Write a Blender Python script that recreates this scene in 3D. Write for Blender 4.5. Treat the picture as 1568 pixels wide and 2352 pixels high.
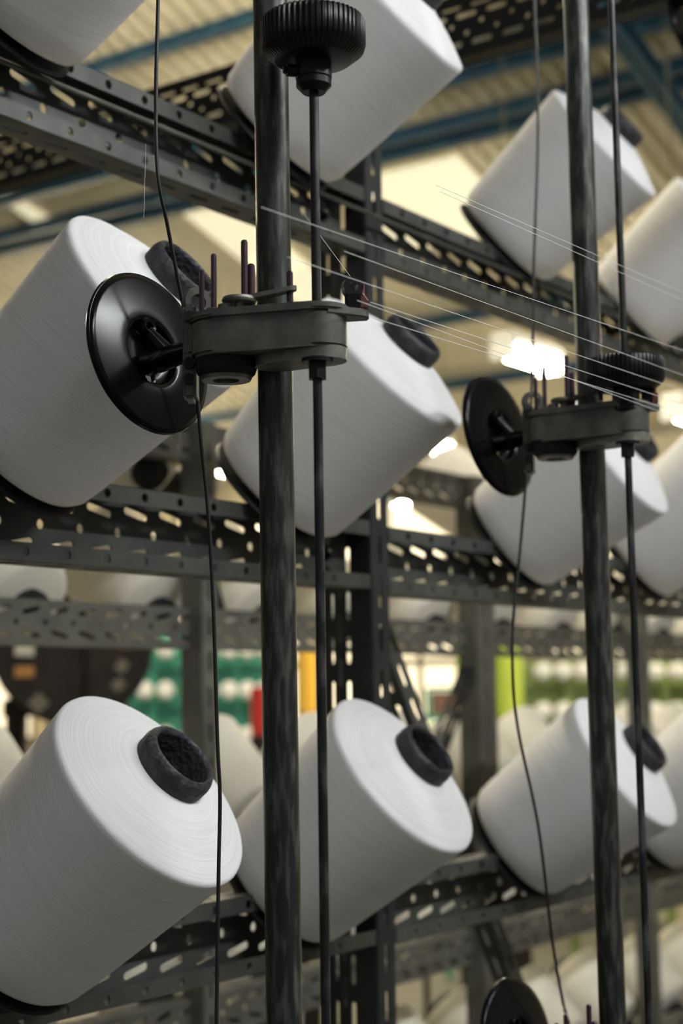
import bpy, bmesh, math, random
from mathutils import Vector, Matrix, Quaternion
random.seed(7)
for o in list(bpy.data.objects): bpy.data.objects.remove(o)
SC = bpy.context.scene
COL = SC.collection
CZ = 1.55                                   # eye height; everything below is written relative to the eye, lifted at the end

# ---------------------------------------------------------------- camera
FPX, PITCH, ROLL, YAW = 3700.0, 0.1136, -0.0143, 0.6157
cF = Vector((math.cos(YAW)*math.cos(PITCH), math.sin(YAW)*math.cos(PITCH), math.sin(PITCH)))
r0 = Vector((math.sin(YAW), -math.cos(YAW), 0)); u0 = r0.cross(cF)
cR = math.cos(ROLL)*r0 + math.sin(ROLL)*u0
cU = -math.sin(ROLL)*r0 + math.cos(ROLL)*u0
cd = bpy.data.cameras.new('camera'); cam = bpy.data.objects.new('camera', cd); COL.objects.link(cam)
cd.sensor_fit = 'HORIZONTAL'; cd.sensor_width = 24.0; cd.lens = FPX/1568*24
cam.matrix_world = Matrix((( cR.x, cU.x, -cF.x, 0), (cR.y, cU.y, -cF.y, 0), (cR.z, cU.z, -cF.z, 0), (0, 0, 0, 1)))
cd.clip_start = 0.05; cd.clip_end = 200
cd.dof.use_dof = True; cd.dof.focus_distance = 1.52; cd.dof.aperture_fstop = 4.2; cd.dof.aperture_blades = 0
SC.camera = cam

# ---------------------------------------------------------------- world and exposure
w = bpy.data.worlds.new('hall_air'); SC.world = w; w.use_nodes = True
bg = w.node_tree.nodes['Background']; bg.inputs[0].default_value = (0.97, 0.98, 1.0, 1); bg.inputs[1].default_value = 0.21
vs = SC.view_settings
vs.view_transform = 'Standard'; vs.look = 'None'; vs.gamma = 1.0; vs.use_curve_mapping = False; vs.exposure = 0.0
TUBE_COOL, TUBE_WARM, WINDOW = 150.0, 185.0, 1.3

# ---------------------------------------------------------------- helpers
def at(px, py, y=None, x=None, z=None, d=None):
    v = cF + cR*((px-784)/FPX) - cU*((py-1176)/FPX)
    if y is not None: return v*(y/v.y)
    if x is not None: return v*(x/v.x)
    if z is not None: return v*(z/v.z)
    return v*d

def mesh_of(bm, mat, smooth=40):
    me = bpy.data.meshes.new('m')
    bm.normal_update(); bm.to_mesh(me); bm.free()
    me.materials.append(mat)
    if smooth:
        for p in me.polygons: p.use_smooth = True
        me.set_sharp_from_angle(angle=math.radians(smooth))
    return me
def obj(name, bm, mat, parent=None, smooth=40, thick=None):
    if thick and isinstance(bm, bmesh.types.BMesh): bmesh.ops.remove_doubles(bm, verts=bm.verts, dist=2e-5)
    me = mesh_of(bm, mat, smooth) if isinstance(bm, bmesh.types.BMesh) else bm
    me.name = name
    o = bpy.data.objects.new(name, me); COL.objects.link(o); o.parent = parent
    if thick:
        m = o.modifiers.new('thickness', 'SOLIDIFY'); m.thickness = thick; m.offset = 0
    return o
def thing(name, label, cat, loc=(0, 0, 0), group=None):
    o = bpy.data.objects.new(name, None); COL.objects.link(o); o.location = loc
    o.empty_display_size = 0.05
    return tag(o, label, cat, group)
def tag(o, label, cat, group=None, kind=None):
    if label: o['label'] = label
    if cat: o['category'] = cat
    if group: o['group'] = group
    if kind: o['kind'] = kind
    return o
def dup(root, label=None, group=None):
    r = root.copy(); COL.objects.link(r)
    if label: r['label'] = label
    if group: r['group'] = group
    for ch in list(root.children):
        c = ch.copy(); COL.objects.link(c); c.parent = r
        for g in list(ch.children):
            e = g.copy(); COL.objects.link(e); e.parent = c
    return r

def box(bm, c, s, rot=None, bevel=0):
    r = bmesh.ops.create_cube(bm, size=1.0)
    vv = r['verts']
    bmesh.ops.scale(bm, vec=s, verts=vv)
    if bevel:
        ee = list({e for v in vv for e in v.link_edges})
        rb = bmesh.ops.bevel(bm, geom=ee, offset=bevel, segments=2, affect='EDGES')
        vv = list({v for f in rb['faces'] for v in f.verts} | {v for v in vv if v.is_valid})
    if rot is not None: bmesh.ops.rotate(bm, cent=(0, 0, 0), matrix=rot, verts=vv)
    bmesh.ops.translate(bm, vec=c, verts=vv)
def basis(d):
    d = Vector(d).normalized()
    t = Vector((0, 0, 1)) if abs(d.z) < .9 else Vector((1, 0, 0))
    u = t.cross(d).normalized(); return u, d.cross(u), d
def lathe(bm, prof, org=(0, 0, 0), axis=(0, 0, 1), n=48, closed=False):
    u, v, d = basis(axis); org = Vector(org); rings = []
    for r, z in prof:
        if r < 1e-6: rings.append([bm.verts.new(org + d*z)])
        else: rings.append([bm.verts.new(org + d*z + (u*math.cos(2*math.pi*i/n) + v*math.sin(2*math.pi*i/n))*r) for i in range(n)])
    pr = list(zip(rings, rings[1:])) + ([(rings[-1], rings[0])] if closed else [])
    for a, b in pr:
        for i in range(n):
            j = (i+1) % n
            if len(a) == 1 and len(b) == 1: continue
            if len(a) == 1: bm.faces.new((a[0], b[j], b[i]))
            elif len(b) == 1: bm.faces.new((a[i], a[j], b[0]))
            else: bm.faces.new((a[i], a[j], b[j], b[i]))
def rod(bm, a, b, r, n=16, r2=None):
    a = Vector(a); b = Vector(b); L = (b-a).length; r2 = r if r2 is None else r2
    lathe(bm, [(0, 0), (r, 0), (r2, L), (0, L)], a, b-a, n)
def tube(bm, pts, r, n=8):
    pts = [Vector(p) for p in pts]; rings = []
    for i, p in enumerate(pts):
        d = (pts[min(i+1, len(pts)-1)] - pts[max(i-1, 0)])
        u, v, _ = basis(d) if abs(d.normalized().z) < .9 else (Vector((1, 0, 0)), Vector((0, 1, 0)), None)
        rings.append([bm.verts.new(p + (u*math.cos(2*math.pi*k/n) + v*math.sin(2*math.pi*k/n))*r) for k in range(n)])
    for a, b in zip(rings, rings[1:]):
        for k in range(n): bm.faces.new((a[k], a[(k+1) % n], b[(k+1) % n], b[k]))
    bm.faces.new(rings[0][::-1]); bm.faces.new(rings[-1])
def smooth_path(pts, m=8):
    pts = [Vector(p) for p in pts]; out = []
    P = [2*pts[0]-pts[1]] + pts + [2*pts[-1]-pts[-2]]
    for i in range(1, len(P)-2):
        for k in range(m):
            t = k/m; a, b, c, e = P[i-1], P[i], P[i+1], P[i+2]
            out.append(.5*((2*b) + (c-a)*t + (2*a-5*b+4*c-e)*t*t + (3*b-a-3*c+e)*t**3))
    return out + [pts[-1]]
def prism(bm, pts, z0, z1):
    a = [bm.verts.new((x, y, z0)) for x, y in pts]; b = [bm.verts.new((x, y, z1)) for x, y in pts]
    bm.faces.new(a[::-1]); bm.faces.new(b); n = len(pts)
    for i in range(n): bm.faces.new((a[i], a[(i+1) % n], b[(i+1) % n], b[i]))
def stadium(c0, r0_, c1, r1_, n=14):
    c0 = Vector(c0); c1 = Vector(c1); d = (c1-c0); L = d.length; a0 = math.atan2(d.y, d.x)
    k = math.acos(max(-1, min(1, (r0_-r1_)/L))); out = []
    for i in range(n+1):
        t = a0 + k + (2*math.pi-2*k)*i/n; out.append((c0.x + r0_*math.cos(t), c0.y + r0_*math.sin(t)))
    for i in range(n+1):
        t = a0 - k + 2*k*i/n; out.append((c1.x + r1_*math.cos(t), c1.y + r1_*math.sin(t)))
    return out

# perforated sheet: rows of (v0, v1, kind, phase); kind None | ('hole', r) | ('slot', half_len, half_w, angle)
def perf(bm, org, u, v, length, rows, pitch, start=0.0):
    org = Vector(org); u = Vector(u).normalized(); v = Vector(v).normalized()
    cells = max(1, round((length)/pitch))
    for v0, v1, kind, ph in rows:
        if kind is None:
            q = [bm.verts.new(org + u*a + v*b) for a, b in ((0, v0), (length, v0), (length, v1), (0, v1))]
            bm.faces.new(q); continue
        hw = pitch/2; hh = (v1-v0)/2
        us = [start + ph*pitch + pitch*(k+.5) for k in range(-2, cells+2)]
        us = [a for a in us if a-hw >= -1e-6 and a+hw <= length+1e-6]
        if not us:
            continue
        for a, b in ((0, us[0]-hw), (us[-1]+hw, length)):
            if b-a > 1e-4: bm.faces.new([bm.verts.new(org + u*s + v*t) for s, t in ((a, v0), (b, v0), (b, v1), (a, v1))])
        vc = (v0+v1)/2
        if kind[0] == 'hole':
            angs = [2*math.pi*i/12 for i in range(12)]; rad = [kind[1]]*12
            inner = [(kind[1]*math.cos(t), kind[1]*math.sin(t)) for t in angs]
        else:
            L, W, A = kind[1:]; inner = []
            for s in (1, -1):
                for i in range(5):
                    t = -math.pi/2 + math.pi*i/4
                    x, y = s*((L-W) + W*math.cos(t)), s*W*math.sin(t)
                    inner.append((x*math.cos(A)-y*math.sin(A), x*math.sin(A)+y*math.cos(A)))
        ca = [math.atan2(hh*sy, hw*sx) for sx, sy in ((1, 1), (-1, 1), (-1, -1), (1, -1))]
        n = len(inner); pa = [math.atan2(y, x) for x, y in inner]
        order = sorted(range(n), key=lambda i: pa[i]); inner = [inner[i] for i in order]; pa = [pa[i] for i in order]
        def ray(t):
            c, s = math.cos(t), math.sin(t)
            k = min(hw/abs(c) if abs(c) > 1e-9 else 1e9, hh/abs(s) if abs(s) > 1e-9 else 1e9)
            return c*k, s*k
        ca = sorted(ca)
        for uc in us:
            iv = [bm.verts.new(org + u*(uc+x) + v*(vc+y)) for x, y in inner]
            ov = []
            for t in pa:
                x, y = ray(t); ov.append(bm.verts.new(org + u*(uc+x) + v*(vc+y)))
            for i in range(n):
                j = (i+1) % n; t0, t1 = pa[i], pa[j]
                if j == 0: t1 += 2*math.pi
                mid = [c for c in ca + [c+2*math.pi for c in ca] if t0+1e-6 < c < t1-1e-6]
                cv = []
                for c in mid:
                    x, y = ray(c); cv.append(bm.verts.new(org + u*(uc+x) + v*(vc+y)))
                bm.faces.new([iv[i], ov[i]] + cv + [ov[j], iv[j]])

ORD = ('first', 'second', 'third', 'fourth', 'fifth', 'sixth', 'seventh', 'eighth', 'ninth', 'tenth', 'eleventh', 'twelfth', 'thirteenth', 'fourteenth')
def px_of(p):
    p = Vector(p); d = p.dot(cF); return 784 + FPX*p.dot(cR)/d
# ---------------------------------------------------------------- materials
def mat(name, col, rough=.5, metal=0.0, spec=.5, noise=None, bump=None, emit=None, rings=False, scratch=None, coat=0):
    m = bpy.data.materials.new(name); m.use_nodes = True
    nt = m.node_tree; b = nt.nodes['Principled BSDF']
    b.inputs['Base Color'].default_value = (*col, 1); b.inputs['Roughness'].default_value = rough
    b.inputs['Metallic'].default_value = metal; b.inputs['Specular IOR Level'].default_value = spec
    if coat: b.inputs['Coat Weight'].default_value = coat
    tc = nt.nodes.new('ShaderNodeTexCoord')
    if noise:                                # (scale, second colour, lo, hi, detail, stretch)
        sc, c2, lo, hi, det, st = noise
        mp = nt.nodes.new('ShaderNodeMapping'); mp.inputs['Scale'].default_value = st
        n = nt.nodes.new('ShaderNodeTexNoise'); n.inputs['Scale'].default_value = sc; n.inputs['Detail'].default_value = det
        rp = nt.nodes.new('ShaderNodeValToRGB'); rp.color_ramp.elements[0].position = lo; rp.color_ramp.elements[1].position = hi
        rp.color_ramp.elements[0].color = (*col, 1); rp.color_ramp.elements[1].color = (*c2, 1)
        nt.links.new(tc.outputs['Object'], mp.inputs[0]); nt.links.new(mp.outputs[0], n.inputs['Vector'])
        nt.links.new(n.outputs['Fac'], rp.inputs[0]); nt.links.new(rp.outputs[0], b.inputs['Base Color'])
        if scratch:
            mr = nt.nodes.new('ShaderNodeMapRange'); mr.inputs[1].default_value = lo; mr.inputs[2].default_value = hi
            mr.inputs[3].default_value = rough; mr.inputs[4].default_value = scratch
            nt.links.new(n.outputs['Fac'], mr.inputs[0]); nt.links.new(mr.outputs[0], b.inputs['Roughness'])
    if bump:                                 # (kind, scale, strength)
        if bump[0] == 'voronoi':
            n2 = nt.nodes.new('ShaderNodeTexVoronoi'); out = n2.outputs['Distance']
        else:
            n2 = nt.nodes.new('ShaderNodeTexNoise'); n2.inputs['Detail'].default_value = 4; out = n2.outputs['Fac']
        n2.inputs['Scale'].default_value = bump[1]
        bp = nt.nodes.new('ShaderNodeBump'); bp.inputs['Strength'].default_value = bump[2]; bp.inputs['Distance'].default_value = .002
        nt.links.new(tc.outputs['Object'], n2.inputs['Vector']); nt.links.new(out, bp.inputs['Height']); nt.links.new(bp.outputs[0], b.inputs['Normal'])
    if rings:                                # windings: fine lines that follow the radius on the face and the length on the body
        sp = nt.nodes.new('ShaderNodeSeparateXYZ'); nt.links.new(tc.outputs['Object'], sp.inputs[0])
        cx = nt.nodes.new('ShaderNodeCombineXYZ'); nt.links.new(sp.outputs[0], cx.inputs[0]); nt.links.new(sp.outputs[1], cx.inputs[1])
        ln = nt.nodes.new('ShaderNodeVectorMath'); ln.operation = 'LENGTH'; nt.links.new(cx.outputs[0], ln.inputs[0])
        c2 = nt.nodes.new('ShaderNodeCombineXYZ')
        m1 = nt.nodes.new('ShaderNodeMath'); m1.operation = 'MULTIPLY'; m1.inputs[1].default_value = 520; nt.links.new(ln.outputs['Value'], m1.inputs[0])
        ad = nt.nodes.new('ShaderNodeMath'); ad.operation = 'MULTIPLY_ADD'; ad.inputs[1].default_value = .22; nt.links.new(sp.outputs[2], ad.inputs[2])
        e1 = nt.nodes.new('ShaderNodeMath'); e1.operation = 'MULTIPLY_ADD'; e1.inputs[1].default_value = -.083; nt.links.new(sp.outputs[2], e1.inputs[0]); nt.links.new(ln.outputs['Value'], e1.inputs[2])
        e2 = nt.nodes.new('ShaderNodeMath'); e2.operation = 'GREATER_THAN'; e2.inputs[1].default_value = .1225; nt.links.new(e1.outputs[0], e2.inputs[0])
        e3 = nt.nodes.new('ShaderNodeMath'); e3.operation = 'MULTIPLY'; nt.links.new(e2.outputs[0], e3.inputs[0]); nt.links.new(sp.outputs[0], e3.inputs[1]); nt.links.new(e3.outputs[0], ad.inputs[0])
        m2 = nt.nodes.new('ShaderNodeMath'); m2.operation = 'MULTIPLY'; m2.inputs[1].default_value = 430; nt.links.new(ad.outputs[0], m2.inputs[0])
        m3 = nt.nodes.new('ShaderNodeMath'); m3.operation = 'MULTIPLY'; m3.inputs[1].default_value = 14; nt.links.new(sp.outputs[1], m3.inputs[0])
        nt.links.new(m1.outputs[0], c2.inputs[0]); nt.links.new(m2.outputs[0], c2.inputs[1]); nt.links.new(m3.outputs[0], c2.inputs[2])
        nz = nt.nodes.new('ShaderNodeTexNoise'); nz.inputs['Scale'].default_value = 1.0; nz.inputs['Detail'].default_value = 5; nz.inputs['Roughness'].default_value = .65
        nt.links.new(c2.outputs[0], nz.inputs['Vector'])
        rp = nt.nodes.new('ShaderNodeValToRGB'); rp.color_ramp.elements[0].position = .25; rp.color_ramp.elements[1].position = .6
        k = .86; rp.color_ramp.elements[0].color = (col[0]*k, col[1]*k, col[2]*k, 1); rp.color_ramp.elements[1].color = (*col, 1)
        nt.links.new(nz.outputs['Fac'], rp.inputs[0]); nt.links.new(rp.outputs[0], b.inputs['Base Color'])
        bp = nt.nodes.new('ShaderNodeBump'); bp.inputs['Strength'].default_value = .22; bp.inputs['Distance'].default_value = .0012
        nt.links.new(nz.outputs['Fac'], bp.inputs['Height']); nt.links.new(bp.outputs[0], b.inputs['Normal'])
    if emit:
        b.inputs['Emission Color'].default_value = (*emit[0], 1); b.inputs['Emission Strength'].default_value = emit[1]
    return m
Ones = (1, 1, 1)
M = {
 'yarn': mat('white_yarn', (.80, .80, .80), .85, spec=.2, rings=True),
 'yarn_warm_lit': mat('warm_lit_yarn', (.82, .78, .66), .85, spec=.2, rings=True),  # warm light from behind is put into the rear yarn's colour
 'yarn_far': mat('white_yarn_plain', (.80, .79, .76), .85, spec=.2),
 'core': mat('charcoal_tube', (.022, .022, .026), .58, spec=.35, noise=(60, (.050, .050, .057), .4, .7, 3, Ones), bump=('voronoi', 170, .6)),
 'core_in': mat('tube_inside', (.012, .011, .010), .7, noise=(30, (.06, .035, .02), .62, .75, 2, Ones)),
 'galv': mat('galvanised_steel', (.050, .053, .048), .5, .2, noise=(22, (.078, .081, .072), .35, .7, 5, Ones), scratch=.42),
 'galv_dark': mat('dark_grey_upright', (.015, .017, .017), .55, .2, noise=(18, (.026, .028, .027), .35, .7, 5, Ones)),
 'xbeam': mat('darkened_beam', (.008, .008, .008), .6, .0, spec=.2, noise=(18, (.014, .014, .013), .35, .7, 5, Ones)),  # colour darkened to offset the rear lamps falling on the beam
 'galv_far': mat('dull_zinc', (.10, .098, .080), .55, .2, noise=(14, (.145, .14, .115), .35, .7, 4, Ones)),
 'pole': mat('worn_pipe', (.018, .019, .016), .38, .35, spec=.5, noise=(150, (.105, .112, .096), .46, .74, 15, (1, 1, .18)), scratch=.34),
 'rod': mat('bar_steel', (.014, .013, .014), .42, .3, spec=.35, noise=(70, (.10, .095, .10), .50, .72, 6, (1, 1, .3)), scratch=.34),
 'black': mat('black_plastic', (.004, .004, .005), .34, spec=.22, bump=('noise', 60, .04)),
 'disc': mat('black_moulded_disc', (.004, .004, .005), .20, spec=.13, bump=('noise', 25, .03)),
 'blackm': mat('black_matte', (.007, .007, .008), .55, spec=.25),
 'cast': mat('cast_aluminium', (.062, .063, .055), .42, .3, noise=(40, (.125, .125, .105), .4, .75, 5, Ones)),
 'cast2': mat('worn_light_alloy', (.20, .20, .17), .45, .6, noise=(55, (.09, .085, .07), .4, .7, 5, Ones)),
 'pin': mat('plum_ceramic_pin', (.030, .012, .022), .35),
 'red': mat('dull_red_plastic', (.10, .018, .018), .5),
 'cable': mat('black_cable', (.006, .006, .007), .5),
 'thread': mat('white_thread', (.75, .75, .73), .7),
 'roof': mat('cream_roof_sheet', (.68, .63, .47), .55, noise=(3, (.56, .52, .385), .4, .7, 4, Ones)),
 'blue': mat('blue_paint', (.010, .050, .105), .5, noise=(6, (.018, .085, .125), .4, .7, 3, Ones)),
 'floor': mat('grey_concrete', (.11, .105, .09), .5, noise=(4, (.15, .14, .12), .4, .7, 5, Ones)),
 'wall': mat('cream_wall', (.72, .64, .45), .7, noise=(2, (.62, .55, .38), .4, .7, 3, Ones)),
 'window': mat('daylit_pane', (.8, .75, .6), .4, emit=((1.0, .86, .58), WINDOW)),
 'sky': mat('translucent_roof_panel', (.8, .8, .7), .4, emit=((1.0, .90, .60), WINDOW*.46)),
 'frame': mat('window_steel', (.22, .19, .12), .5),
 'teal': mat('teal_paint', (.045, .30, .20), .45, noise=(5, (.035, .24, .16), .4, .7, 3, Ones)),
 'lime': mat('lime_paint', (.40, .50, .07), .45, noise=(5, (.34, .44, .06), .4, .7, 3, Ones)),
 'olive': mat('olive_green_paint', (.17, .23, .06), .45, noise=(5, (.14, .19, .05), .4, .7, 3, Ones)),
 'redp': mat('red_paint', (.42, .02, .02), .45),
 'yellow': mat('yellow_paint', (.85, .50, .06), .45),
 'reel': mat('dark_brown_board', (.012, .010, .008), .6, spec=.2, noise=(9, (.020, .016, .012), .4, .7, 4, Ones)),
 'paper': mat('paper_label', (.48, .47, .41), .7), 'orange': mat('orange_label', (.35, .17, .045), .7), 'dirtpaper': mat('soiled_label', (.13, .12, .09), .8),
 'brown': mat('brown_board', (.15, .08, .06), .7), 'lampbody': mat('white_enamel', (.7, .7, .66), .4),
 'post': mat('grey_green_post', (.13, .13, .11), .5, .2, noise=(12, (.19, .19, .16), .4, .7, 4, Ones)),
 'cool': mat('lamp_tube_cool', (.9, .9, .9), .4, emit=((.95, .98, 1.0), TUBE_COOL)),
 'warm': mat('lamp_tube_warm', (.9, .9, .9), .4, emit=((1.0, .90, .66), TUBE_WARM)),
}

# ================================================================ the hall
ROOF_A = math.atan(.30)
def roof_z(x): return 2.93 - .30*(x-6.59)
FLOOR_Z = -CZ
WALL_X, WALL_Y = 10.4, 15.0
bm = bmesh.new(); box(bm, (2.3, 4.5, FLOOR_Z-.05), (20.6, 21, .1)); tag(obj('floor', bm, M['floor']), 'grey concrete factory floor', None, kind='structure')
# corrugated roof, ribs running down the slope (along X)
bm = bmesh.new(); pitch = .10; y = -6.0; prof = []
while y < WALL_Y: prof += [(y, 0), (y+.045, 0), (y+.06, .035), (y+.085, .035)]; y += pitch
xs = [-8 + i*(WALL_X+8)/8 for i in range(9)]
rows = [[bm.verts.new((x, yy, roof_z(x)+h)) for yy, h in prof] for x in xs]
for a, b in zip(rows, rows[1:]):
    for i in range(len(prof)-1): bm.faces.new((a[i], b[i], b[i+1], a[i+1]))
roof = tag(obj('ceiling', bm, M['roof'], smooth=0), 'cream corrugated sloping roof above blue beams', None, kind='structure')
def purlin(px, py, w=.05, h=.07):
    v = cF + cR*((px-784)/FPX) - cU*((py-1176)/FPX)
    t = (2.93+.30*6.59-.09)/(v.z+.30*v.x); x = v.x*t; z = roof_z(x)-.02-h/2
    b = bmesh.new(); L = WALL_Y+5.8
    for dz, sx, sz in ((h/2-.006, w, .012), (-h/2+.006, w, .012), (0, .014, h)): box(b, (x, 4.6, z+dz), (sx, L, sz))
    obj('purlin', b, M['blue'], roof)
for q in ((430, 105), (1160, 165), (1050, 335), (80, 415), (70, 540), (1180, 720), (1000, 900)): purlin(*q)
def rafter(yy, w=.08, h=.10):
    for dz, sy, sz in ((h/2-.008, w, .016), (-h/2+.008, w, .016), (0, .018, h)):
        pass
    b = bmesh.new(); x0, x1 = -7.5, WALL_X-.1; L = math.hypot(x1-x0, .3*(x1-x0)); R = Matrix.Rotation(ROOF_A, 3, 'Y'); xm = (x0+x1)/2
    for dz, sy, sz in ((h/2-.008, w, .016), (-h/2+.008, w, .016), (0, .018, h)):
        c = R @ Vector((0, 0, dz)); box(b, (xm+c.x, yy, roof_z(xm)-.16-h/2+c.z), (L, sy, sz), rot=R)
    obj('rafter', b, M['blue'], roof)
def rafter_at(px, py):
    v = cF + cR*((px-784)/FPX) - cU*((py-1176)/FPX); t = (2.93+.30*6.59-.24)/(v.z+.30*v.x); rafter(v.y*t)
for q in ((1500, 190),): rafter_at(*q)
def skylight(px, py, wy, lx):
    v = cF + cR*((px-784)/FPX) - cU*((py-1176)/FPX); t = (2.93+.30*6.59-.03)/(v.z+.30*v.x); p = v*t
    b = bmesh.new(); R = Matrix.Rotation(ROOF_A, 3, 'Y'); box(b, (p.x, p.y, roof_z(p.x)-.02), (lx, wy, .012), rot=R); obj('skylight', b, M['sky'], roof)
skylight(985, 478, .8, .75); skylight(545, 540, .35, .9); skylight(712, 672, .36, 1.0); skylight(62, 487, .12, .5)  # third one is a glowing stand-in for a bright cream wall panel beyond
# end wall and side wall with daylit windows
bm = bmesh.new(); zt = roof_z(WALL_X); box(bm, (WALL_X+.1, 4.5, (FLOOR_Z+zt)/2), (.2, 21, zt-FLOOR_Z)); we = tag(obj('wall_end', bm, M['wall']), 'cream end wall of the factory hall', None, kind='structure')
bm = bmesh.new(); v = [bm.verts.new(p) for p in ((-8, WALL_Y, FLOOR_Z), (WALL_X, WALL_Y, FLOOR_Z), (WALL_X, WALL_Y, roof_z(WALL_X)), (-8, WALL_Y, roof_z(-8)))]; bm.faces.new(v)
tag(obj('wall_side', bm, M['wall'], thick=.2), 'cream side wall of the factory hall', None, kind='structure')
for i in range(8):
    yy = 2.4 + i*1.5; z0, z1 = -.35, 1.55
    b = bmesh.new(); box(b, (WALL_X-.02, yy, (z0+z1)/2), (.02, 1.3, z1-z0)); wn = tag(obj('window_%d' % (i+1), b, M['window']), 'bright daylit window in the far end wall', None, kind='structure')
    b = bmesh.new()
    for s in (-1, 0, 1): box(b, (WALL_X-.05, yy+s*.65, (z0+z1)/2), (.04, .05, z1-z0+.05))
    for zz in (z0, .25, .9, z1): box(b, (WALL_X-.05, yy, zz), (.04, 1.35, .05))
    obj('window_frame', b, M['frame'], wn)

# fluorescent lamps: real tubes on housings
def lamp(p, L, label, kind='warm', along='X', group='fluorescent lamps of the hall', r=.019, one=False):
    t = thing('fluorescent_lamp', label, 'lamp', p, group)
    ax = Vector((1, 0, 0)) if along == 'X' else Vector((0, 1, 0))
    b = bmesh.new(); s = (L, .11, .05) if along == 'X' else (.11, L, .05); box(b, (0, 0, .06), s, bevel=.008); obj('housing', b, M['lampbody'], t)
    sd = Vector((0, .03, 0)) if along == 'X' else Vector((.03, 0, 0))
    for k in ((0,) if one else (-1, 1)):
        b = bmesh.new(); rod(b, -ax*(L/2-.03)+sd*k, ax*(L/2-.03)+sd*k, r, 10); obj('lamp_tube', b, M[kind], t)
    zc = roof_z(p.x)-p.z
    for s in (-1, 1):
        b = bmesh.new(); box(b, ax*(s*(L/2-.015)) + Vector((0, 0, .01)), (.03, .11, .08) if along == 'X' else (.11, .03, .08)); obj('end_cap', b, M['lampbody'], t)
        b = bmesh.new(); rod(b, ax*(s*L*.35)+Vector((0, 0, .08)), ax*(s*L*.35)+Vector((0, 0, zc)), .004, 6); obj('hanger', b, M['frame'], t)
    return t
lamp(at(1212, 828, d=7.0), .46, 'bright lamp tube between the two tensioner columns', 'warm', r=.028, one=True)
lamp(at(1600, 965, d=7.0), .5, 'bright lamp tube cut by the right edge of the picture', 'warm', r=.03, one=True)
lamp(at(1007, 1030, d=10.0), .2, 'short lamp glowing beside the second bobbin of the middle row', 'warm', r=.03, one=True)
lamp(at(915, 1153, d=11.0), .2, 'small lamp just right of the dark upright', 'warm', r=.03, one=True)
lamp(at(516, 1079, d=10.0), .2, 'small lamp beside the thick pipe above the middle beam', 'warm', r=.03, one=True)
for x, nm in ((1.0, 'nearer'), (2.7, 'farther')):
    lamp(Vector((x, -1.10, 2.05)), 1.5, '%s of two cool fluorescent lamps hung over the aisle' % nm, 'cool', group='aisle lamps out of view')
for i_, (x, y, z) in enumerate(((3.0, 3.3, 2.6), (4.35, 3.3, 2.65))):  # unseen lamps added to brighten the rear bobbins and warm nearby edges
    lamp(Vector((x, y, z)), 1.3, '%s of two unseen warm lamps added behind the rear rack' % ('nearer', 'farther')[i_], 'warm', group='added rear lamps out of view')
for x, y, nm in ((3.6, 6.6, 'near left'), (8.6, 8.7, 'far left'), (8.3, 2.2, 'right-hand')):
    lamp(Vector((x, y, min(2.1, roof_z(x)-.55))), 1.5, '%s lamp of the three hung under the roof behind the racks' % nm, 'warm', group='hall lamps out of view')

# ================================================================ front creel rack
P = .066
HX0 = at(91.6, 1201, y=1.38).x               # a web hole of the middle beam
def c_beam(name, x0, x1, yf, zb, zt, parent, m, sign=1, dp=.045, lip=.021, phase=0.0, web=None, thick=.0022):
    """lipped channel along X; lips at yf, web at yf+sign*dp"""
    b = bmesh.new(); L = x1-x0; h = zt-zb; st = ((HX0-x0) % P) - P/2 + phase
    X = (1, 0, 0); Z = (0, 0, 1); Y = (0, sign, 0); cz = h/2
    s = sign
    perf(b, (x0, yf, zt-lip), X, Z, L, [(0, lip, ('hole', .0058), 0)], P, st)
    perf(b, (x0, yf, zb), X, Z, L, [(0, lip, ('hole', .0055), 0)], P, st)
    perf(b, (x0, yf, zt), X, Y, L, [(0, dp*.28, None, 0), (dp*.28, dp*.72, ('slot', .019, .0045, 0), 0), (dp*.72, dp, None, 0)], P, st)
    perf(b, (x0, yf, zb), X, Y, L, [(0, dp*.28, None, 0), (dp*.28, dp*.72, ('slot', .019, .0045, 0), 0), (dp*.72, dp, None, 0)], P, st)
    w_ = web or [(0, h*.14, None, 0), (h*.14, h*.36, ('slot', .0225, .0048, .20*s), .5), (h*.36, h*.64, ('hole', .0062), 0), (h*.64, h*.86, ('slot', .0225, .0048, -.20*s), .5), (h*.86, h, None, 0)]
    perf(b, (x0, yf+sign*dp, zb), X, Z, L, w_, P, st)
    return obj(name, b, m, parent, smooth=0, thick=thick)
YF = 1.335
rack = thing('creel_rack', 'dark grey perforated steel creel rack carrying the large bobbins in front', 'rack', (1.98, 1.38, FLOOR_Z))
def child(o, root):
    if isinstance(root.parent, object): pass
    return o
RO = Vector(rack.location)
def fix(o, root=rack):                        # meshes are written in world space; bring them under the root
    o.location = -Vector(root.location); return o
for zb in (.664, .156, -.356, -.868):
    fix(c_beam('beam', .40, 1.957, YF, zb, zb+.1, rack, M['galv']))
    fix(c_beam('beam', 2.009, 3.70, YF, zb-.005, zb+.095, rack, M['galv']))
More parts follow.
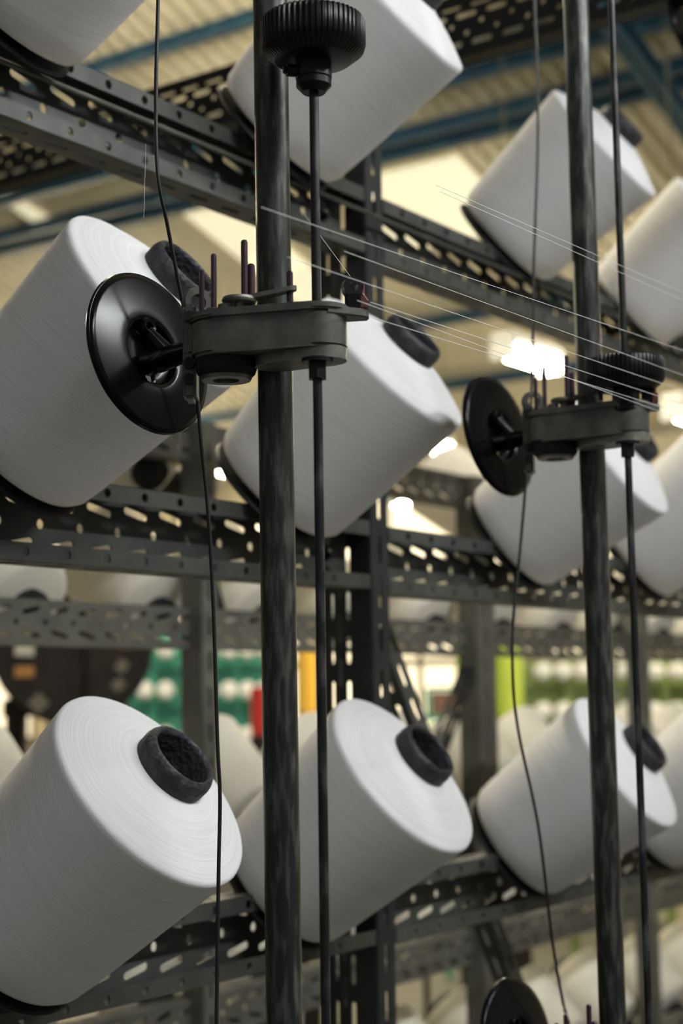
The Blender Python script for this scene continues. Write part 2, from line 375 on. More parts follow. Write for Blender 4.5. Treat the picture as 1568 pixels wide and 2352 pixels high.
def upright(x0, root, m, yf=YF, wx=.045, dy=.086, z0=FLOOR_Z, z1=2.1, sgn=1):
    b = bmesh.new(); H = z1-z0; Zx = (0, 0, 1)
    sl = ('slot', .021, .0042, 0)
    perf(b, (x0, yf, z0), Zx, (0, 1, 0), H, [(0, .033, None, 0), (.033, .050, sl, 0), (.050, .063, sl, .5), (.063, .080, sl, 0), (.080, dy, None, 0)], P)
    perf(b, (x0, yf, z0), Zx, (1, 0, 0), H, [(0, .014, None, 0), (.014, .031, sl, .25), (.031, wx, None, 0)], P)
    perf(b, (x0, yf+dy, z0), Zx, (1, 0, 0), H, [(0, .014, None, 0), (.014, .031, sl, 0), (.031, wx, None, 0)], P)
    return obj('upright', b, m, root, smooth=0, thick=.0025)
fix(upright(1.96, rack, M['galv_dark']))
def bolt(p, root, m=None):
    b = bmesh.new(); rod(b, p, Vector(p)+Vector((0, -.008, 0)), .011, 6); rod(b, Vector(p)+Vector((0, -.007, 0)), Vector(p)+Vector((0, -.018, 0)), .006, 10)
    fix(obj('bolt', b, m or M['blackm'], root, smooth=30), root)
for zz in (.714, .206, -.306): bolt((1.90, YF+.043, zz), rack)
# diagonal brace of slotted angle
def brace(a, c, root, w_=.034, m=None):
    a = Vector(a); c = Vector(c); u = (c-a).normalized(); v = u.cross(Vector((0, 1, 0))).normalized(); L = (c-a).length
    b = bmesh.new()
    perf(b, a-v*(w_/2), u, v, L, [(0, w_*.3, None, 0), (w_*.3, w_*.7, ('slot', .021, .0045, 0), 0), (w_*.7, w_, None, 0)], P)
    perf(b, a-v*(w_/2), u, (0, 1, 0), L, [(0, w_*.3, None, 0), (w_*.3, w_*.7, ('slot', .021, .0045, 0), 0), (w_*.7, w_, None, 0)], P)
    fix(obj('brace', b, m or M['galv'], root, smooth=0, thick=.003), root)
b0 = at(885, 1450, y=1.44); b1 = at(1195, 2275, y=1.44); brace(b0+(b0-b1)*.02, b1+(b1-b0)*.35, rack)

# ---------------------------------------------------------------- bobbins
R1, R2, LEN, TR = .125, .105, .2405, .043
def bobbin_meshes(n=72, ym='yarn'):
    b = bmesh.new()
    pr = [(.036, -LEN-.004), (R2*.55, -LEN-.001), (R2-.014, -LEN+.001), (R2-.006, -LEN+.004), (R2-.001, -LEN+.012)]
    for k in range(1, 9): pr.append((R2 + (R1-R2)*(k/9), -LEN+.012+(LEN-.02)*(k/9)))
    pr += [(R1, -.008), (R1+.0002, -.004), (R1-.0012, -.0005), (R1-.004, .0012)]
    for k in range(1, 10):
        t = k/10; pr.append((R1-.004 + (TR-R1+.004)*t, .0012 + .0255*t + .002*math.sin(math.pi*t)))
    pr += [(TR-.003, .0285), (.036, .0285)]
    lathe(b, pr, n=n, closed=True)
    y_ = mesh_of(b, M[ym], 50)
    b = bmesh.new(); to = TR; ti = .0335
    lathe(b, [(ti, -LEN-.012), (.0385, -LEN-.012), (.0385, .0), (to-.001, .022), (to, .026), (to+.0006, .040), (to-.0005, .0455), (to-.003, .0503), (ti+.004, .0515), (ti+.0008, .0495), (ti, .046)], n=48, closed=True)
    return y_, mesh_of(b, M['core'], 50)
YM, TM = bobbin_meshes(); YC, TC = bobbin_meshes(56, 'yarn_warm_lit')
def bobbin(c, a, label, far=False, spin=0, group=None):
    t = thing('yarn_bobbin', label, 'bobbin', c, group)
    q = Vector(a).to_track_quat('Z', 'Y') @ Quaternion((0, 0, 1), spin); t.rotation_mode = 'QUATERNION'; t.rotation_quaternion = q
    obj('yarn', YC if far else YM, None, t); obj('tube', TC if far else TM, None, t)
    return t
def holder(c, a, root, zbeam, yb):
    """backing disc, peg through the tube and the bracket that bolts to the beam"""
    c = Vector(c); a = Vector(a).normalized(); e = c - a*(LEN+.004)
    b = bmesh.new()
    lathe(b, [(0, -.020), (.026, -.020), (.090, -.011), (.099, -.009), (.101, -.006), (.099, -.003), (.092, -.0025), (0, -.0025)], e - a*.0005, a, 48)
    fix(obj('backing_disc', b, M['blackm'], root), root)
    b = bmesh.new(); rod(b, e-a*.018, c-a*.015, .011, 16); lathe(b, [(0, .0), (.030, .0), (.0325, .006), (.030, .012), (0, .012)], c-a*.050, a, 24)
    fix(obj('peg', b, M['core_in'], root), root)
    b = bmesh.new(); f_ = e - a*.018; s = Vector((f_.x, yb+.012, zbeam+.002))
    box(b, s+Vector((0, .004, .010)), (.05, .034, .02), bevel=.003); rod(b, s+Vector((0, .0, .015)), f_, .015, 12); box(b, s+Vector((-.045, -.006, .008)), (.03, .026, .024), bevel=.004)
    fix(obj('bracket', b, M['blackm'], root), root)
def axis(t, y): return Vector((math.sin(y)*math.cos(t), -math.cos(y)*math.cos(t), math.sin(t)))
BZ = {0: .764, 1: .256, 2: -.256, 3: -.768}
BOB = [
 (0, 1.2538, 1.150, .9420, .655, .100, 'white yarn bobbin cut off by the top left corner'),
 (1, 1.2963, 1.1601, .4353, .639, .146, 'white yarn bobbin partly hidden by the large black disc on the left'),
 (2, 1.2669, 1.1415, -.0913, .696, .147, 'nearest white yarn bobbin, lower left, its grey tube facing the viewer'),
 (0, 1.7552, 1.1364, .9308, .656, .107, 'white yarn bobbin behind the black toothed wheel at the top'),
 (1, 1.7697, 1.1641, .4434, .713, .107, 'white yarn bobbin behind the thin rod, in the middle of the picture'),
 (2, 1.7912, 1.1713, -.1013, .667, .106, 'white yarn bobbin just right of the nearest one in the bottom row'),
 (0, 2.4537, 1.1697, .9390, .647, .097, 'white yarn bobbin crossed by the right pipe, upper row'),
 (1, 2.4396, 1.1557, .3962, .587, .112, 'white yarn bobbin behind the smaller black disc on the right'),
 (2, 2.4281, 1.1570, -.1111, .611, .136, 'white yarn bobbin behind the right pipe, bottom row'),
 (0, 2.93, 1.157, .905, .640, .100, 'white yarn bobbin at the right edge of the upper row'),
 (1, 2.93, 1.157, .400, .600, .110, 'white yarn bobbin at the right edge of the middle row'),
 (2, 2.93, 1.157, -.115, .611, .120, 'white yarn bobbin at the right edge of the bottom row'),
]
for i, (r, x, y, z, t, yo, lb) in enumerate(BOB):
    a = axis(t, yo); bobbin((x, y, z), a, lb, spin=random.uniform(0, 6.28))
    holder((x, y, z), a, rack, BZ[r] - (.005 if x > 2 else 0), YF)

# thin rail along the upper beam
b = bmesh.new(); rod(b, (.4, 1.312, .715), (3.7, 1.312, .714), .0032, 10); tag(obj('guide_rail', b, M['galv']), 'thin steel rail running along the upper beam', 'rail')

# overhead cross beam (runs along Y)
def cross_beam(px0, px1, d, h, root, m):
    p = at(*px0, d=d); q = at(*px1, x=p.x); pass
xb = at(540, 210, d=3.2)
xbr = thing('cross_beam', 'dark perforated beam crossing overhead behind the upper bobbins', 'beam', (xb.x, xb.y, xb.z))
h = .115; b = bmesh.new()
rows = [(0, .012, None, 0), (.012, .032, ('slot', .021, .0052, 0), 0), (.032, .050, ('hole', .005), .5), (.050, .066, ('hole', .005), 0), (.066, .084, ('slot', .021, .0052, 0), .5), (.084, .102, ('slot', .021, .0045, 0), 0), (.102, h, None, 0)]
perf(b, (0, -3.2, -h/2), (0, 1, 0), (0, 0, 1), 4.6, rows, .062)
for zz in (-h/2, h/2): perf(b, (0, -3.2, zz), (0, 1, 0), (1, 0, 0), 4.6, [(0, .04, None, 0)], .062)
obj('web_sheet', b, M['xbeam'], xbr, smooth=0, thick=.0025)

# ================================================================ rear rack, its bobbins turned the other way
YR = 1.98
rear = thing('creel_rack', 'pale perforated steel rack behind the large bobbins, carrying bobbins turned away', 'rack', (3.0, YR, FLOOR_Z))
RZ = [.485, .13, -.28, -.585, -.97]
for zc in RZ:
    h = .076
    web = [(0, h*.10, None, 0), (h*.10, h*.38, ('slot', .0205, .0042, -.22), .5), (h*.38, h*.62, ('hole', .005), 0), (h*.62, h*.90, ('slot', .0205, .0042, .22), .5), (h*.90, h, None, 0)]
    fix(c_beam('beam', .9, 7.2, YR+.045, zc-h/2, zc+h/2, rear, M['galv_far'], sign=-1, web=web, lip=.012), rear)
def post(px, root, wx, m, z1=.52, y=YR-.03):
    x = at(px, 1450, y=y).x; b = bmesh.new(); H = z1-FLOOR_Z
    sl = ('slot', .019, .004, 0)
    perf(b, (x-wx/2, y, FLOOR_Z), (0, 0, 1), (1, 0, 0), H, [(0, wx*.3, None, 0), (wx*.3, wx*.7, sl, 0), (wx*.7, wx, None, 0)], P)
    for s in (-1, 1): perf(b, (x+s*wx/2, y, FLOOR_Z), (0, 0, 1), (0, 1, 0), H, [(0, .05, None, 0)], P)
    fix(obj('upright', b, m, root, smooth=0, thick=.003), root)
post(480, rear, .040, M['post']); post(1115, rear, .085, M['galv_far']); post(1480, rear, .045, M['post'])
brace(at(1088, 1540, y=1.96), at(1012, 1740, y=1.96), rear, .03, M['galv_dark'])
mp_ = at(427, 1108, y=YR+.12)
b = bmesh.new(); lathe(b, [(0, -.07), (.022, -.07), (.030, -.06), (.032, .05), (.026, .06), (0, .06)], mp_, (.5, -.8, 0), 24); rod(b, mp_, (mp_.x, YR+.03, .165), .01, 10); fix(obj('motor', b, M['blackm'], rear), rear)
RS = .85
REAR_AX = Vector((.06, .79, .61)).normalized()
x_first = at(52, 1360, y=2.05).x
for ri, zc in enumerate(RZ):
    nth = 0
    for k in range(-1, 12):
        x = x_first + k*.326 + (.02 if ri % 2 else 0) + random.uniform(-.008, .008)
        e = Vector((x, YR+.068, zc+.028)); c = e + REAR_AX*(LEN*RS+.016)
        if x > 5.3 or (ri == 0 and k not in (1, 5)): continue
        if ri == 0: e.z -= .085; c.z -= .085
        if not -240 < px_of(c) < 1640: continue
        nth += 1
        names = ('top', 'second', 'third', 'fourth', 'lowest')
        t = bobbin(c, REAR_AX, far=True, label='%s warm-tinted bobbin from the left on the %s beam of the rear rack' % (ORD[nth-1], names[ri]), spin=random.uniform(0, 6), group='bobbins of the rear rack, %s beam' % names[ri])
        t.scale = (RS, RS, RS)
        b = bmesh.new(); lathe(b, [(0, 0), (.034, 0), (.036, .012), (.036, .02), (0, .02)], c-REAR_AX*(LEN*RS+.034), REAR_AX, 20); rod(b, c-REAR_AX*(LEN*RS+.03), Vector((x, YR+.03, zc+.0)), .014, 10)
        fix(obj('bracket', b, M['blackm'], rear), rear)

# ================================================================ tensioner pipes, rods and units
def leaning(name, top, bot, y, r, m, label, cat, lo=FLOOR_Z, hi=2.0, n=32):
    a = at(*top, y=y); c = at(*bot, y=y); s = (c.x-a.x)/(c.z-a.z)
    p0 = Vector((a.x+(lo-a.z)*s, y, lo)); p1 = Vector((a.x+(hi-a.z)*s, y, hi))
    return p0, p1
PIPES = []
for top, bot, lb in (((620, 0), (653, 2352), 'thick worn steel pipe left of centre carrying the larger tensioner'), ((1321.5, 0), (1407, 2352), 'thick worn steel pipe on the right carrying the smaller tensioner')):
    p0, p1 = leaning('', top, bot, .87, .0158, None, lb, 'pipe')
    b = bmesh.new(); rod(b, (0, 0, 0), p1-p0, .0158, 40); o = tag(obj('steel_pipe', b, M['pole']), lb, 'pipe'); o.location = p0; PIPES.append((p0, p1))
p3 = Vector((2.42, .87, FLOOR_Z)); b = bmesh.new(); rod(b, (0, 0, 0), (0, 0, 3.5), .0158, 40); o = tag(obj('steel_pipe', b, M['pole']), 'thick steel pipe just beyond the right edge', 'pipe'); o.location = p3; PIPES.append((p3, p3+Vector((0, 0, 3.5))))
def on_line(l, z): return l[0] + (l[1]-l[0])*((z-l[0].z)/(l[1].z-l[0].z))

def toothed_wheel(root, z):
    b = bmesh.new(); n = 56; R = .0445; prof = [(0, .021), (.030, .021), (.037, .022)]
    rings = []
    def ring(r0_, z_, teeth):
        out = []
        for i in range(n*4):
            k = i % 4; r = r0_ + (.0016 if (teeth and k in (1, 2)) else 0); t = 2*math.pi*i/(n*4); out.append(b.verts.new((r*math.cos(t), r*math.sin(t), z_)))
        return out
    rings = [ring(.010, .020, 0), ring(.038, .021, 0), ring(R-.002, .020, 1), ring(R, .017, 1), ring(R, -.003, 1), ring(R-.0015, -.008, 1), ring(.034, -.0165, 0), ring(.013, -.0185, 0)]
    for a, c in zip(rings, rings[1:]):
        for i in range(n*4): b.faces.new((a[i], a[(i+1) % (n*4)], c[(i+1) % (n*4)], c[i]))
    b.faces.new(rings[0][::-1]); b.faces.new(rings[-1])
    w_ = obj('toothed_wheel', b, M['black'], root, smooth=35); w_.location = (0, 0, z)
    b = bmesh.new(); lathe(b, [(0, -.046), (.010, -.046), (.0155, -.040), (.0155, -.0345), (.0150, -.034), (.0160, -.033), (.0160, -.016), (0, -.016)], n=24)
    c_ = obj('collar', b, M['black'], w_, smooth=35)
    b = bmesh.new(); d = Vector((.75, -.66, 0)); rod(b, d*.014+Vector((0, 0, -.027)), d*.024+Vector((0, 0, -.027)), .0055, 10); rod(b, d*.022+Vector((0, 0, -.027)), d*.027+Vector((0, 0, -.027)), .0035, 6)
    obj('set_screw', b, M['black'], w_)
    return w_
RODS = []
for top, bot, lb, zw in (((718, 0), (748, 2352), 'thin steel rod with the large toothed wheel at the top', at(720, 98, y=.798).z), ((1403, 0), (1490, 2352), 'thin steel rod on the right with the smaller toothed wheel', at(1441, 866, y=.798).z)):
    p0, p1 = leaning('', top, bot, .798, .004, None, lb, 'rod')
    t = thing('drive_rod', lb, 'rod', p0)
    s = (p1-p0); q = s.to_track_quat('Z', 'Y'); t.rotation_mode = 'QUATERNION'; t.rotation_quaternion = q
    b = bmesh.new(); rod(b, (0, 0, 0), (0, 0, s.length), .0042, 6 if False else 14); obj('shaft', b, M['rod'], t)
    toothed_wheel(t, zw-FLOOR_Z); RODS.append((p0, p1))

def tensioner(p, rodp, label, turn=0.0):
    """unit clamped on a pipe: p is the pipe axis at the top of the casting; local x runs along the casting, -y to the aisle side"""
    t = thing('yarn_tensioner', label, 'tensioner', p)
    ang = YAW - math.pi/2 + turn; t.rotation_euler = (0, 0, ang); Ri = Matrix.Rotation(-ang, 3, 'Z')
    rr_ = Ri @ Vector((rodp.x-p.x, rodp.y-p.y, 0)); rx, ry = rr_.x, rr_.y
    A = (-.044, -.030 if not turn else -.026); B = (rx+.002, ry+.012)
    def flat(b, off): bmesh.ops.bevel(b, geom=[e for e in b.edges if abs(e.verts[0].co.z-e.verts[1].co.z) < 1e-6], offset=off, segments=2, affect='EDGES')
    b = bmesh.new(); prism(b, stadium(A, .028, B, .024), -.037, -.004); flat(b, .003); obj('casting', b, M['cast'], t, smooth=50)
    b = bmesh.new(); lathe(b, [(.0162, -.034), (.026, -.034), (.026, -.006), (.0162, -.006)], n=32, closed=True); obj('pipe_clamp', b, M['cast'], t)
    b = bmesh.new(); prism(b, stadium(A, .031, B, .027), -.005, .0015); flat(b, .0018)
    c_ = bmesh.new(); obj('top_plate', b, M['cast'], t, smooth=50)
    b = bmesh.new(); prism(b, [(rx+.010, ry-.012), (.079, ry+.004), (.084, ry+.010), (.084, ry+.020), (rx+.018, ry+.026)], -.009, -.0015); flat(b, .0012); obj('tip_plate', b, M['cast'], t, smooth=50)
    b = bmesh.new(); prism(b, stadium((.004, -.036), .020, (rx+.004, ry+.012), .0215), -.046, -.035); obj('lower_lug', b, M['cast2'], t, smooth=50)
    b = bmesh.new(); lathe(b, [(0, -.053), (.022, -.053), (.0255, -.050), (.027, -.046), (.027, -.030), (0, -.030)], (-.042, -.026, 0), n=32); mt = obj('motor_can', b, M['blackm'], t)
    b = bmesh.new(); lathe(b, [(.012, -.0555), (.0215, -.0555), (.023, -.0525), (.012, -.0525)], (-.042, -.026, 0), n=28, closed=True); obj('end_ring', b, M['cast2'], mt)
    b = bmesh.new(); lathe(b, [(.0043, -.064), (.0085, -.064), (.0085, -.048), (.0043, -.048)], (rx, ry, 0), n=6, closed=True); obj('rod_nut', b, M['black'], t, smooth=30)
    b = bmesh.new(); lathe(b, [(.0043, -.0495), (.0135, -.0495), (.0135, -.046), (.0043, -.046)], (rx, ry, 0), n=24, closed=True); obj('rod_washer', b, M['black'], t, smooth=30)
    for x, y, z0, z1, r in ((-.0515, -.040, 0, .056, .0026), (-.063, -.030, 0, .044, .0024), (-.0245, -.040, 0, .068, .0030), (-.019, -.034, 0, .048, .0034), (.0155, -.045, .010, .038, .0028)):
        b = bmesh.new(); rod(b, (x, y, z0), (x, y, z1-.002), r, 12); lathe(b, [(r, 0), (r*.7, .0015), (0, .002)], (x, y, z1-.002), n=12); obj('guide_pin', b, M['pin'], t)
    b = bmesh.new(); lathe(b, [(0, .010), (.0145, .010), (.0155, .012), (.0145, .0145), (0, .0145)], (-.029, -.044, 0), n=24); rod(b, (-.029, -.044, 0), (-.029, -.044, .010), .004, 12); obj('washer', b, M['cast2'], t)
    b = bmesh.new(); prism(b, stadium((-.029, -.044), .008, (.0155, -.046), .006, 8), .0, .004)
    for v in b.verts: v.co.z += .010 + (v.co.x+.029)*.20
    obj('lever', b, M['cast'], t, smooth=50)
    for x, y, r, h in ((-.0515, -.040, .0065, .006), (-.041, -.046, .0065, .008), (-.060, -.022, .005, .006)):
        b = bmesh.new(); rod(b, (x, y, 0), (x, y, h), r, 12); obj('screw_head', b, M['cast2'], t)
    ex, ey = .0700, ry+.010
    b = bmesh.new(); box(b, (ex, ey, .0055), (.013, .012, .016), bevel=.002); lathe(b, [(.0040, -.005), (.0090, -.005), (.0090, .005), (.0040, .005)], (ex, ey, .0185), (.25, -.97, 0), 20, closed=True); obj('eyelet', b, M['black'], t)
    b = bmesh.new(); box(b, (ex+.0095, ey, .005), (.007, .008, .012), bevel=.001); rod(b, (ex+.0085, ey, .010), (ex+.0085, ey, .021), .0024, 8); obj('clip', b, M['red'], t)
    b = bmesh.new(); box(b, (-.0745, -.012, -.028), (.012, .030, .086), bevel=.003); box(b, (-.070, -.022, -.018), (.018, .020, .032), bevel=.004); obj('bracket', b, M['cast'], t)
    b = bmesh.new(); lathe(b, [(.0075, -.004), (.0130, -.004), (.0140, 0), (.0130, .004), (.0075, .004)], (-.069, -.014, .018), (.5, -.8, 0), 24, closed=True); obj('bracket_eye', b, M['cast'], t)
    for z in (-.040, -.054, .002):
        b = bmesh.new(); rod(b, (-.0745, -.026, z), (-.0745, -.032, z), .0052, 8); obj('screw_head', b, M['blackm'], t)
    dc = Vector((-.1235, .084, -.006)); dn = (Ri @ Vector((-.02, -.985, .175))).normalized()
    b = bmesh.new(); rod(b, (-.072, -.006, -.022), dc+dn*.002+Vector((0, 0, -.010)), .0085, 20, .013); obj('arm', b, M['disc'], t)
    u, v, d = basis(dn); n = 80
    if v.z < 0: u, v = -u, -v
    rr = [(.008, -.006), (.018, -.006), (.024, -.006), (.0285, -.0056), (.0315, -.004), (.0328, -.001), (.0335, .0035), (.0350, .0046), (.037, .0048), (.045, .0046), (.055, .0041), (.065, .0034), (.073, .0027), (.079, .002)]
    b = bmesh.new(); rings = [[b.verts.new(dc + d*z + (u*math.cos(2*math.pi*i/n)+v*math.sin(2*math.pi*i/n))*r) for i in range(n)] for r, z in rr]
    b.faces.new(rings[0][::-1]); hc = dc - v*.022 + u*.002 - d*.006
    for ra, rb in zip(rings, rings[1:]):
        for i in range(n):
            q = (ra[i], ra[(i+1) % n], rb[(i+1) % n], rb[i]); cen = sum((w_.co for w_ in q), Vector())/4
            if (cen-hc).length > .0062: b.faces.new(q)
    dd = obj('guide_disc', b, M['disc'], t, smooth=35, thick=.0022)
    b = bmesh.new(); lathe(b, [(.0775, -.0025), (.0795, -.003), (.0808, -.001), (.0800, .002), (.0775, .0022)], dc, d, 80, closed=True); obj('rim', b, M['disc'], dd)
    b = bmesh.new(); lathe(b, [(.0045, .0), (.0105, .0), (.0095, .006), (.0075, .0080), (.0045, .007)], dc+v*.0255-d*.001, d, 24, closed=True); obj('eye_ring', b, M['disc'], dd)
    b = bmesh.new(); rod(b, dc+v*.022+d*.001, dc+v*.002+u*.012+d*.008, .0065, 12, .010); obj('hub_rib', b, M['disc'], dd)
    b = bmesh.new(); lathe(b, [(.0062, -.003), (.0082, -.003), (.0088, .0), (.0082, .0015), (.0062, .001)], hc, d, 24, closed=True); obj('hole_collar', b, M['disc'], dd)
    return t
zU = .333
UN = [(0, zU, 'black and grey yarn tensioner with a large disc, left of centre'), (1, zU+.002, 'black and grey yarn tensioner with a smaller disc, at the right'), (1, -.425, 'yarn tensioner at the bottom edge, only its disc top and pins in view')]
for i, z, lb in UN:
    p = on_line(PIPES[i], z); tensioner(p, on_line(RODS[i], z), lb, -.22 if i else 0)
z3 = at(1584, 58, y=1.02).z
tensioner(Vector((at(1586, 58, y=1.02).x, .87, z3)), Vector((at(1586, 58, y=1.02).x-.045, .798, z3)), 'yarn tensioner whose black disc shows at the top right corner')

# ---------------------------------------------------------------- cables and threads
def cable(pts, y, label):
    b = bmesh.new(); tube(b, smooth_path([at(px, py, y=yy) for (px, py), yy in zip(pts, y)]), .0019, 10)
    return tag(obj('cable', b, M['cable'], smooth=80), label, 'cable')
c1 = [(368, -260), (363, 0), (358, 220), (362, 400), (385, 520), (408, 640), (432, 760), (450, 880), (462, 1020), (478, 1180), (490, 1400), (499, 1700), (505, 1830), (502, 2000), (497, 2352), (496, 2500)]
cable(c1, [.985]*len(c1), 'black cable hanging on the left, passing the large disc')
c2 = [(1226, -200), (1228, 0), (1235, 300), (1226, 600), (1222, 850), (1214, 1020), (1196, 1240), (1178, 1430), (1178, 1570), (1192, 1690), (1236, 1900), (1268, 2160), (1290, 2290), (1300, 2330), (1306, 2352)]
cable(c2, [.985]*len(c2), 'black cable hanging on the right beside the smaller disc')
TH = [((1000, 425), (1568, 672)), ((1010, 440), (1568, 690)), ((790, 577), (1568, 862)), ((660, 590), (1568, 897)), ((850, 694), (1568, 928)), ((850, 728), (1568, 950)), ((600, 476), (1568, 805)), ((820, 690), (1568, 965))]
for i, (a, c) in enumerate(sorted(TH, key=lambda q: q[1][1])):
    yy = .735
    p = at(*a, y=yy); q = at(*c, y=yy); d = q-p; b = bmesh.new(); rod(b, p, p+d*1.5, .00026, 6)
    tag(obj('thread', b, M['thread']), '%s taut white thread from the top where they reach the right edge' % ORD[i], 'thread', 'white threads stretched along the rack')
for (a, c, y0, y1) in (((845, 690), (690, 480), .75, 1.1), ((335, 330), (330, 500), 1.0, 1.0)):
    b = bmesh.new(); rod(b, at(*a, y=y0), at(*c, y=y1), .00022, 6); tag(obj('thread', b, M['thread']), 'fine loose thread rising from the %s' % ('eyelet of the larger tensioner' if a[0] > 500 else 'nearest upper bobbin'), 'thread')

# ================================================================ far side of the hall
def far_bobbin(p, label, group, ax=(-.8, -.6, .1), s=.045):
    b = bmesh.new(); lathe(b, [(0, 0), (s*.8, 0), (s, s*.15), (s*.92, s*1.6), (s*.8, s*1.75), (s*.3, s*1.8), (s*.3, s*2.1), (0, s*2.1)], (0, 0, 0), ax, 16)
    o = tag(obj('yarn_cone', b, M['yarn_far']), label, 'bobbin', group); o.location = p; return o
def machine(px0, px1, py0, py1, d, m, label, rows, cols, blabel, group, s=.042, depth=.3, skip=()):
    a = at(px0, py0, d=d); c = at(px1, py1, d=d); mid = (a+c)/2
    t = thing('winding_frame', label, 'machine', (mid.x, mid.y, FLOOR_Z))
    W = (Vector((c.x, c.y, 0))-Vector((a.x, a.y, 0))).length; ang = math.atan2(c.y-a.y, c.x-a.x); Rz = Matrix.Rotation(ang, 3, 'Z'); H = a.z-c.z
    nrm = Rz @ Vector((0, 1, 0)); nrm = nrm if nrm.dot(cF) > 0 else -nrm
    b = bmesh.new(); box(b, Vector((0, 0, mid.z-FLOOR_Z))+nrm*.05, (W, .05, H), rot=Rz, bevel=.008); obj('panel', b, m, t)
    for k in range(5):
        b = bmesh.new(); box(b, Rz @ Vector((-W/2+W*k/4, 0, 0)) + Vector((0, 0, (a.z-FLOOR_Z)/2)) + nrm*.0, (.05, .05, a.z-FLOOR_Z), rot=Rz, bevel=.004); obj('post', b, m if k % 2 else M['post'], t)
    for r in rows:
        z = at(px0, r, d=d).z
        b = bmesh.new(); box(b, Vector((0, 0, z-FLOOR_Z-.075))-nrm*.02, (W, .03, .03), rot=Rz); obj('shelf_rail', b, m, t)
    for ir, r in enumerate(rows):
        for ic, cx in enumerate(cols):
            p = at(cx, r, d=d); p2 = p - nrm*.12
            far_bobbin(p2+nrm*.02, '%s from the left in the %s row' % (blabel.replace('small', ORD[ic]+' small'), ('upper', 'middle', 'lower')[ir] if len(rows) == 3 else ('upper', 'lower')[ir]), group, ax=-nrm+Vector((0, 0, .15)), s=s)
    return t
machine(250, 640, 1440, 1790, 8.6, M['teal'], 'teal winding frame with white bobbins seen behind the left bobbins', (1497, 1588, 1690), (286, 334, 380, 437, 480, 524, 565, 604), 'small white cone on the teal winding frame', 'cones on the teal frame', s=.046)
machine(1190, 1640, 1520, 1760, 9.4, M['olive'], 'green winding frame with white bobbins at the right', (1545, 1635), (1236, 1281, 1326, 1425, 1490, 1540, 1590), 'small white cone on the green winding frame', 'cones on the green frame', s=.050)
def slab(name, px0, px1, py0, py1, d, m, label, cat, t_=.08, group=None, floor=False):
    a = at(px0, py0, d=d); c = at(px1, py1, d=d); mid = (a+c)/2; W = (Vector((c.x, c.y, 0))-Vector((a.x, a.y, 0))).length; ang = math.atan2(c.y-a.y, c.x-a.x)
    Rz = Matrix.Rotation(ang, 3, 'Z')
    t = thing(name, label, cat, (mid.x, mid.y, FLOOR_Z), group)
    b = bmesh.new(); box(b, (0, 0, (a.z+c.z)/2-FLOOR_Z), (W, t_, a.z-c.z), rot=Rz, bevel=min(.01, W*.15)); obj('panel', b, m, t)
    b = bmesh.new(); box(b, (0, 0, (c.z-FLOOR_Z)/2), (W*1.1, t_*1.1, c.z-FLOOR_Z), rot=Rz, bevel=min(.01, W*.15)); obj('base', b, M['reel'], t)
    return t
slab('lime_panel', 1052, 1112, 1480, 1760, 8.0, M['lime'], 'lime green machine panel left of the wide grey upright', 'panel', floor=True)
slab('lime_panel', 1143, 1198, 1480, 1760, 8.0, M['lime'], 'lime green machine panel right of the wide grey upright', 'panel', floor=True)
slab('red_post', 583, 606, 1578, 1690, 7.0, M['redp'], 'red post beside the thick left pipe', 'post', floor=True)
slab('yellow_post', 694, 719, 1488, 1640, 7.5, M['yellow'], 'yellow post seen between thick pipe and thin rod', 'post', floor=True)
sb = thing('notice_board', 'brown notice board with a green frame seen right of the dark upright', 'board', at(1020, 1640, d=9.0))
a0 = Vector(sb.location); rt = Vector((r0.x, r0.y, 0)); R_ = Matrix.Rotation(math.atan2(rt.y, rt.x), 3, 'Z')
b = bmesh.new(); box(b, (0, 0, .06), (.15, .02, .13), rot=R_); obj('board', b, M['brown'], sb)
b = bmesh.new(); box(b, (0, 0, -.02), (.26, .03, .03), rot=R_); box(b, (0, 0, .14), (.17, .03, .02), rot=R_); box(b, R_ @ Vector((-.09, 0, .05)), (.025, .03, .19), rot=R_); box(b, R_ @ Vector((0, .02, (FLOOR_Z-a0.z)/2)), (.04, .03, a0.z-FLOOR_Z), rot=R_); obj('board_frame', b, M['teal'], sb)
slab('thin_post', 962, 972, 1480, 1760, 7.0, M['frame'], 'thin dark post in front of the bright window', 'post', t_=.02, floor=True)
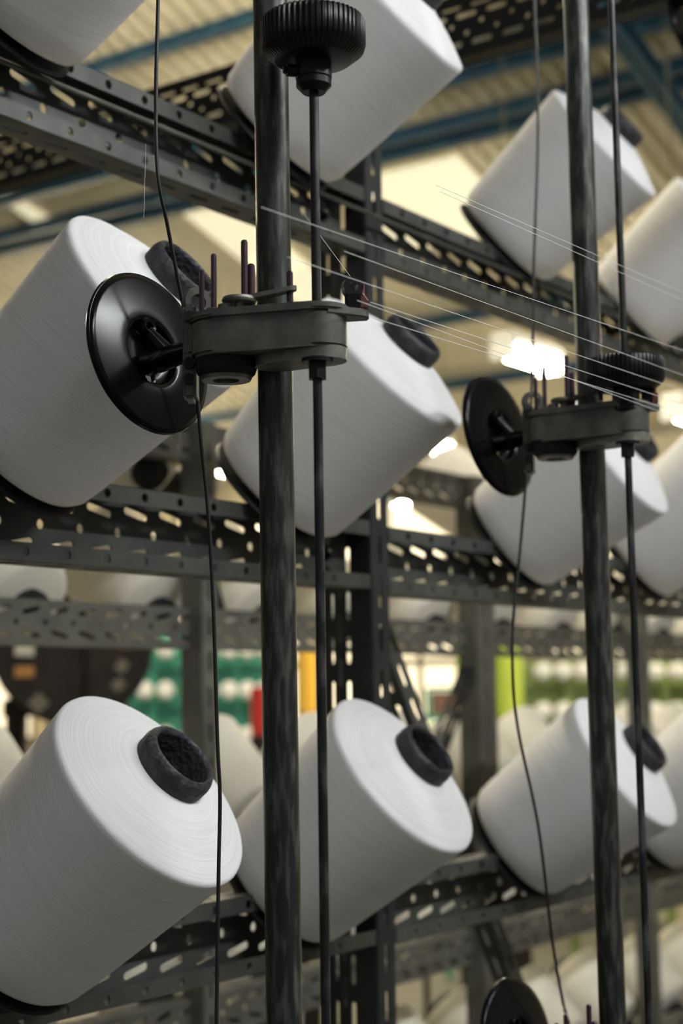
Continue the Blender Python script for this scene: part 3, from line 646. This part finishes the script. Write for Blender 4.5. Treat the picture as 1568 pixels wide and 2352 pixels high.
# dark reel with labels
rc = at(165, 1478, d=5.2); rl = thing('wooden_reel', 'large dark brown reel flange with stickers at the left', 'reel', (rc.x, rc.y, FLOOR_Z))
fw = Vector((-cF.x, -cF.y, 0)).normalized(); fw = (fw*.95 + Vector((r0.x, r0.y, 0))*.3).normalized(); RR = .255; Hc = rc.z-FLOOR_Z
b = bmesh.new(); lathe(b, [(0, 0), (RR, 0), (RR+.006, .008), (RR+.006, .03), (RR, .038), (0, .038)], (0, 0, Hc), fw, 64)
for s in (0,): lathe(b, [(0, -.5), (RR*.55, -.5), (RR*.55, 0), (0, 0)], (0, 0, Hc), fw, 40)
obj('flange', b, M['reel'], rl)
sx = Vector((r0.x, r0.y, 0)); 
b = bmesh.new(); box(b, sx*.04+fw*.045+Vector((0, 0, Hc-.02)), (.012, .012, .46)); obj('seam_batten', b, M['reel'], rl)
ra = math.atan2(sx.y, sx.x); Rl = Matrix.Rotation(ra, 3, 'Z')
b = bmesh.new(); u_, v_, d_ = basis(fw); pts = []
lathe(b, [(0, 0), (.030, 0), (.030, .006), (0, .006)], fw*.036+sx*0+Vector((0, 0, 0)), fw, 28)
for v in b.verts: v.co.z = v.co.z*2.0 + Hc + .02
obj('arbor_hole_shade', b, M['blackm'], rl)  # solid black disc, its colour standing for the shade inside the hole
def sticker(dx, dz, w_, h_, m, rot=0):
    b = bmesh.new(); box(b, (0, 0, 0), (w_, .003, h_), rot=Matrix.Rotation(math.atan2(fw.y, fw.x)+math.pi/2, 3, 'Z') @ Matrix.Rotation(rot, 3, 'Y')); 
    o = obj('sticker', b, m, rl); o.location = Vector((-fw.y, fw.x, 0))*dx + fw*.040 + Vector((0, 0, Hc+dz))
for dx, dz, w_, h_, mm, ro in ((-.155, -.015, .06, .05, 'paper', .05), (-.155, -.090, .06, .035, 'orange', 0), (.165, -.005, .045, .025, 'orange', 0), (-.11, -.19, .05, .05, 'dirtpaper', .8), (.155, -.075, .035, .04, 'dirtpaper', .6), (.145, -.135, .035, .04, 'dirtpaper', .9)): sticker(dx, dz, w_, h_, M[mm], ro)
b = bmesh.new()
for s in (-1, 1): box(b, sx*(s*.16)-fw*.15+Vector((0, 0, Hc*.45)), (.06, .06, Hc*.9), rot=Rl)
box(b, -fw*.15+Vector((0, 0, Hc*.88)), (.40, .06, .05), rot=Rl); obj('stand', b, M['reel'], rl)

# ---------------------------------------------------------------- lift everything so that the floor is at z = 0
for o in list(SC.objects):
    if o.parent is None: o.location.z += CZ
